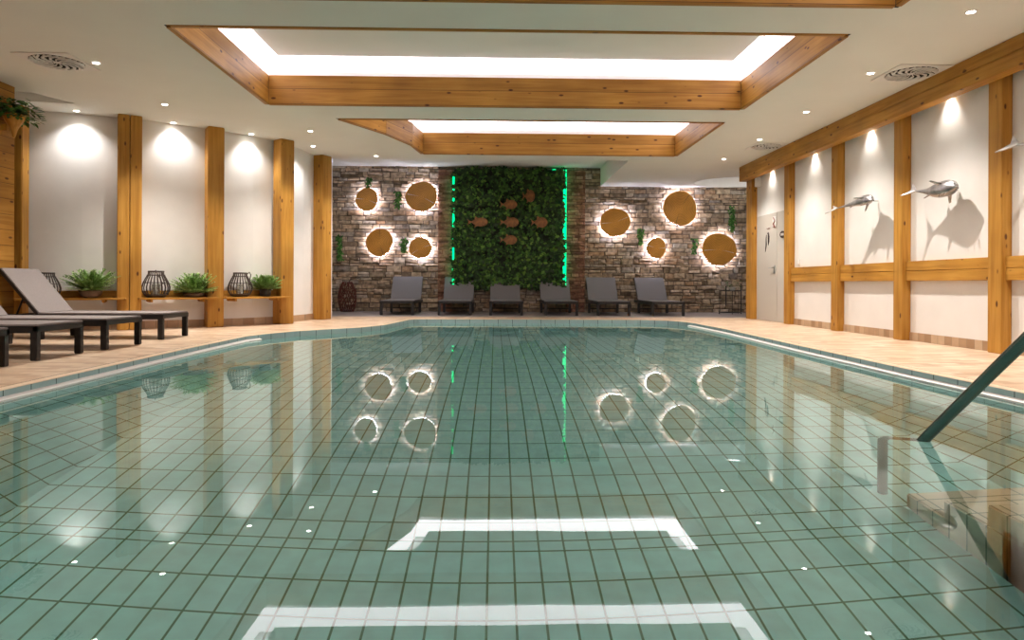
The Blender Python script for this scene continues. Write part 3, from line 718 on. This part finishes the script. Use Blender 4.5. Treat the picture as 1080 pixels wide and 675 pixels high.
lefts = [(8.71,'raised-back sun lounger on the left, in front of the shelf fern'),(7.43,'second sun lounger on the left, its back just cut by the photo edge'),
         (6.44,'flat-looking sun lounger on the left in front of two others'),(5.38,'nearest sun lounger, only one black leg in view at the left edge')]
for i, (y, lab) in enumerate(lefts):
    o = L0 if i == 0 else copy_tree(L0); o.location = ((-4.02,-3.97,-4.02,-4.0)[i],y,0); o.rotation_euler = (0,0,PI/2 + (.0,-.01,.01,0)[i]); o['label'] = lab; o['group'] = 'sun loungers on the left deck'
for i, (x, a, lab) in enumerate([(-2.14,0,'leftmost sun lounger against the stone wall'),(-.88,0,'back-row lounger at the left edge of the green wall'),(.24,0,'back-row lounger under the middle of the green wall'),
        (1.45,0,'back-row lounger at the right edge of the green wall'),(2.60,0,'back-row lounger second from the right'),(3.80,0,'rightmost sun lounger against the stone wall')]):
    o = L1 if i == 0 else copy_tree(L1); o.location = (x,14.90,0); o.rotation_euler = (0,0,a); o['label'] = lab; o['group'] = 'sun loungers along the stone wall'

# ------------------------------------------------------------------ silver fish on the right wall
def silver_fish(loc, L, H, T, lab, bend_z=0., bend_y=0., long_fin=0.):
    t = thing('silver_fish', lab, 'fish sculpture', loc)
    X = Vector((0,-1,0)); Z = Vector((.72,0,.69)).normalized(); Y = Z.cross(X)
    R = Matrix((X, Y, Z)).transposed().to_4x4()
    def cl(u):          # u 0 = nose, 1 = tail root
        x = L*(.5-u); return Vector((x, bend_y*max(0,u-.45)**2*L, -bend_z*(u-.35)**2*L))
    m = MB(); seg = 18; n = 22; vs = []; fs = []
    hw = [.04,.30,.52,.70,.84,.93,.98,1.,1.,.97,.91,.84,.75,.65,.55,.45,.36,.28,.21,.16,.13,.12]
    for i in range(n):
        u = i/(n-1); c = cl(u); hh = H*.5*hw[i]; tt = T*.5*min(1,hw[i]*1.1)
        for k in range(seg):
            a = 2*PI*k/seg; vs.append(R @ (c + Vector((0, tt*math.cos(a), hh*math.sin(a)))))
    for i in range(n-1):
        for k in range(seg): k2 = (k+1) % seg; fs.append((i*seg+k, i*seg+k2, (i+1)*seg+k2, (i+1)*seg+k))
    fs.append(tuple(range(seg))); fs.append(tuple((n-1)*seg+k for k in range(seg)))
    m.add(vs, fs); m.build('body', M_fish, t, smooth=True)
    def fin(pts, name, th=.006):
        m = MB(); k = len(pts); a = [R @ (Vector(p)+Vector((0,th,0))) for p in pts]; b = [R @ (Vector(p)-Vector((0,th,0))) for p in pts]
        m.add(a+b, [tuple(range(k)), tuple(range(k,2*k))[::-1]] + [(i,(i+1)%k,k+(i+1)%k,k+i) for i in range(k)]); m.build(name, M_fish, t)
    e = cl(1.); d = (cl(1.)-cl(.93)).normalized()
    def tf(f, s_): return e + d*f*L + Vector((0, bend_y*.45*abs(f)*L, s_*H))
    fin([tf(-.02,.05),tf(.06,.26),tf(.15,.48),tf(.10,.20),tf(.07,0),tf(.10,-.20),tf(.15,-.48),tf(.06,-.26),tf(-.02,-.05)], 'tail_fin')
    c = cl(.42); fin([c+Vector((.05*L,0,H*.44)), c+Vector((-.02*L,0,H*.72)), c+Vector((-.04*L,0,H*.72)), c+Vector((-.08*L,0,H*.42))], 'dorsal_fin')
    c = cl(.68); fin([c+Vector((.04*L,0,H*.26)), c+Vector((-.03*L,0,H*.46)), c+Vector((-.05*L,0,H*.24))], 'dorsal_fin')
    c = cl(.62); fin([c+Vector((.05*L,0,-H*.30)), c+Vector((-.06*L,0,-H*.55)), c+Vector((-.04*L,0,-H*.27))], 'anal_fin')
    for s_ in (-1,1):
        c = cl(.30); y = s_*T*.42
        m = MB(); a = [c+Vector((.03*L,y,-.02)), c+Vector((-.03*L,y,-.03)), c+Vector((-.12*L,y*2.4,-H*.22-long_fin)), c+Vector((-.09*L,y*2.4,-H*.24-long_fin))]
        b = [p+Vector((.012,0,.012)) for p in a]; a = [R @ p for p in a]; b = [R @ p for p in b]
        m.add(a+b, [(0,1,2,3),(7,6,5,4),(0,1,5,4),(1,2,6,5),(2,3,7,6),(3,0,4,7)]); m.build('pectoral_fin', M_fish, t)
    for k in range(3):
        c = cl(.12+.09*k); fin([c+Vector((.02*L,0,-H*.36)), c+Vector((-.01*L,0,-H*.58)), c+Vector((-.03*L,0,-H*.38))], 'gill_fin')
    m = MB(); m.tube([(0,0,0),(5.28-loc[0],0,0)], .008, 8); m.build('wall_rod', M_metal, t)
    for s_ in (-1,1):
        c = cl(.07)+Vector((0,s_*T*.16,H*.06)); m = MB(); m.lathe([(0,-.012),(.010,-.008),(.013,0),(.010,.008),(0,.012)], 10, c=R@c, cap=False); m.build('eye', M_black, t)
silver_fish((5.06,7.68,1.79), .66, .22, .17, 'rounder silver fish mounted on the wall between two posts, larger one', bend_z=.10, bend_y=-.35)
silver_fish((5.04,9.30,1.86), .70, .17, .12, 'slimmer arched silver fish mounted on the wall, farther one', bend_z=.55, bend_y=-.30, long_fin=.05)
silver_fish((5.06,6.05,2.02), .72, .26, .15, 'silver fish at the right edge with only its tail tip showing', bend_z=.12, bend_y=-.35)

# ------------------------------------------------------------------ ceiling fittings
def vent(x, y, s, lab):
    t = thing('ceiling_vent', lab, 'air vent', (x, y, CZ), 0, 'square swirl air vents')
    m = MB(); m.bbox(-s/2,s/2,-s/2,s/2,-.012,-.001,.003); m.build('plate', M_white, t)
    m = MB(); m.lathe([(s*.44,-.0135),(s*.44,-.0125)], 40); m.build('opening', M_dark, t)
    m = MB(); rnd = random.Random(int(x*100))
    for k in range(26):
        a = 2*PI*k/26; sg = 1; r0 = s*(.08 if k % 2 else .20)
        m.tube([((r0+(s*.43-r0)*u)*math.cos(a+sg*u*u*.7), (r0+(s*.43-r0)*u)*math.sin(a+sg*u*u*.7), -.016) for u in (0,.33,.66,1.)], [s*.007,s*.016,s*.020,s*.022], 4)
    m.lathe([(0,-.018),(s*.07,-.016),(s*.07,-.0135)], 16, cap=False)
    m.build('blades', M_white, t)
vent(-4.82,7.62,.60,'square swirl vent in the ceiling at the left')
vent(4.72,7.66,.60,'square swirl vent in the ceiling at the upper right')
vent(4.72,11.81,.56,'small distant swirl vent in the ceiling near the beam')
def spot(x, y, z, energy, size, blend, target, color, radius=.03):
    ld = bpy.data.lights.new('spot', 'SPOT'); ld.energy = energy; ld.spot_size = math.radians(size); ld.spot_blend = blend; ld.shadow_soft_size = radius; ld.color = color
    o = bpy.data.objects.new('spot_lamp', ld); col.objects.link(o); o.location = (x, y, z)
    o.rotation_euler = (Vector(target)-Vector((x,y,z))).to_track_quat('-Z','Y').to_euler(); return o
def downlight(x, y, lab, energy, size, blend, target=None, color=(1,.86,.68), grp='recessed ceiling spotlights', z=CZ, r=.035):
    t = thing('downlight', lab, 'ceiling light', (x, y, z), 0, grp)
    m = MB(); m.lathe([(r*1.5,-.001),(r*1.5,-.006),(r*1.05,-.008),(r,-.002)], 24, cap=False); m.build('ring', M_white, t)
    m = MB(); m.lathe([(0,-.004),(r,-.004)], 20, cap=False); m.build('lens', M_lens, t)
    spot(x, y, z-.03, energy, size, blend, target or (x, y, 0), color)
WARM = (1,.92,.83); NEU = (1,.97,.94)
E1 = 190
for (x, y, lab) in ((-4.42,7.65,'ceiling spotlight beside the left air vent'),(-4.51,9.41,'ceiling spotlight above the double left post, away from the wall'),(-2.96,10.96,'ceiling spotlight left of the smaller coffer'),(-2.28,13.07,'ceiling spotlight at the ceiling edge before the stone wall, left'),
        (4.19,5.93,'ceiling spotlight at the top right corner of the photo'),(4.27,7.69,'ceiling spotlight beside the upper right air vent'),(4.34,9.45,'ceiling spotlight between the upper right vent and the small one'),
        (4.39,11.27,'ceiling spotlight beside the small distant vent'),(4.39,13.05,'ceiling spotlight farthest along the right side')):
    downlight(x, y, lab, E1, 110, 1., None, WARM)
for (x, y, tx, ty, lab) in ((-5.90,9.68,-6.0,10.02,'wall-washing spotlight over the fern in the bowl'),(-4.93,10.28,-4.86,10.70,'wall-washing spotlight over the middle shelf'),
        (-4.0,11.08,-3.97,11.45,'wall-washing spotlight over the right shelf'),(-3.27,12.2,-3.42,12.3,'wall-washing spotlight before the last left post')):
    d_ = Vector((x-tx, y-ty)).normalized()*.22
    downlight(tx+d_.x, ty+d_.y, lab, 38, 115, 1., (tx,ty,1.2), NEU, 'wall-washing spotlights on the left')
for y, lab in ((6.1,'warm lamp tucked behind the beam at the right edge'),(7.80,'warm lamp tucked behind the beam above the rounder fish'),(9.48,'warm lamp tucked behind the beam above the slimmer fish'),(11.16,'warm lamp tucked behind the beam right of the door'),(12.9,'warm lamp tucked behind the beam above the door')):
    downlight(5.215, y, lab, 20, 92, 1., (5.30,y,2.0), WARM, 'wall-washing spotlights on the right', z=2.96, r=.022)
for y in (6.1,7.80,9.48,11.16,12.9): pass
# lamp inside the round recess, and the remaining lamps of the room behind the viewpoint
t = thing('recess_lamp', 'round glowing lamp in the ceiling recess near the stone wall', 'ceiling light', (5.7,16.05,CZ+.29))
m = MB(); m.lathe([(0,-.03),(.3,-.03),(.32,0)], 28, cap=False); m.build('diffuser', emit('recess_glow', (1,.95,.9), 5), t)
for x, y in ((-4.4,4.2),(-4.4,1.5),(4.19,4.1),(4.19,1.5),(0,-1.5)):
    spot(x, y, CZ-.03, E1, 110, 1., (x, y, 0), WARM)
# dim spots over the back row
for x in (-3.2,-.6,2.0,4.5): spot(x, 15.2, (3.55 if x < 2.6 else CZ)-.03, 34, 125, 1., (x, 16.2, 0), (1,.86,.70))

# ------------------------------------------------------------------ world, camera
w = bpy.data.worlds.new('world'); sc.world = w; w.use_nodes = True; w.node_tree.nodes['Background'].inputs[0].default_value = (.02,.02,.02,1)
cam = bpy.data.cameras.new('camera'); co = bpy.data.objects.new('camera', cam); col.objects.link(co)
cam.sensor_width = 36; cam.lens = 24; cam.shift_y = -38.5/1080; cam.clip_end = 100; cam.clip_start = .05
PSI, RHO = math.radians(1.4), math.radians(.25)
F = Vector((math.sin(PSI), math.cos(PSI), 0)); R0 = Vector((math.cos(PSI), -math.sin(PSI), 0)); UP = Vector((0,0,1))
Rr = R0*math.cos(RHO) + UP*math.sin(RHO); Uu = UP*math.cos(RHO) - R0*math.sin(RHO)
co.matrix_world = Matrix((Rr, Uu, -F)).transposed().to_4x4() @ Matrix.Identity(4)
co.location = (0, 0, .70)
sc.camera = co
sc.view_settings.view_transform = 'Standard'; sc.view_settings.look = 'None'; sc.view_settings.exposure = .60; sc.view_settings.gamma = 1
sc.view_settings.use_curve_mapping = False
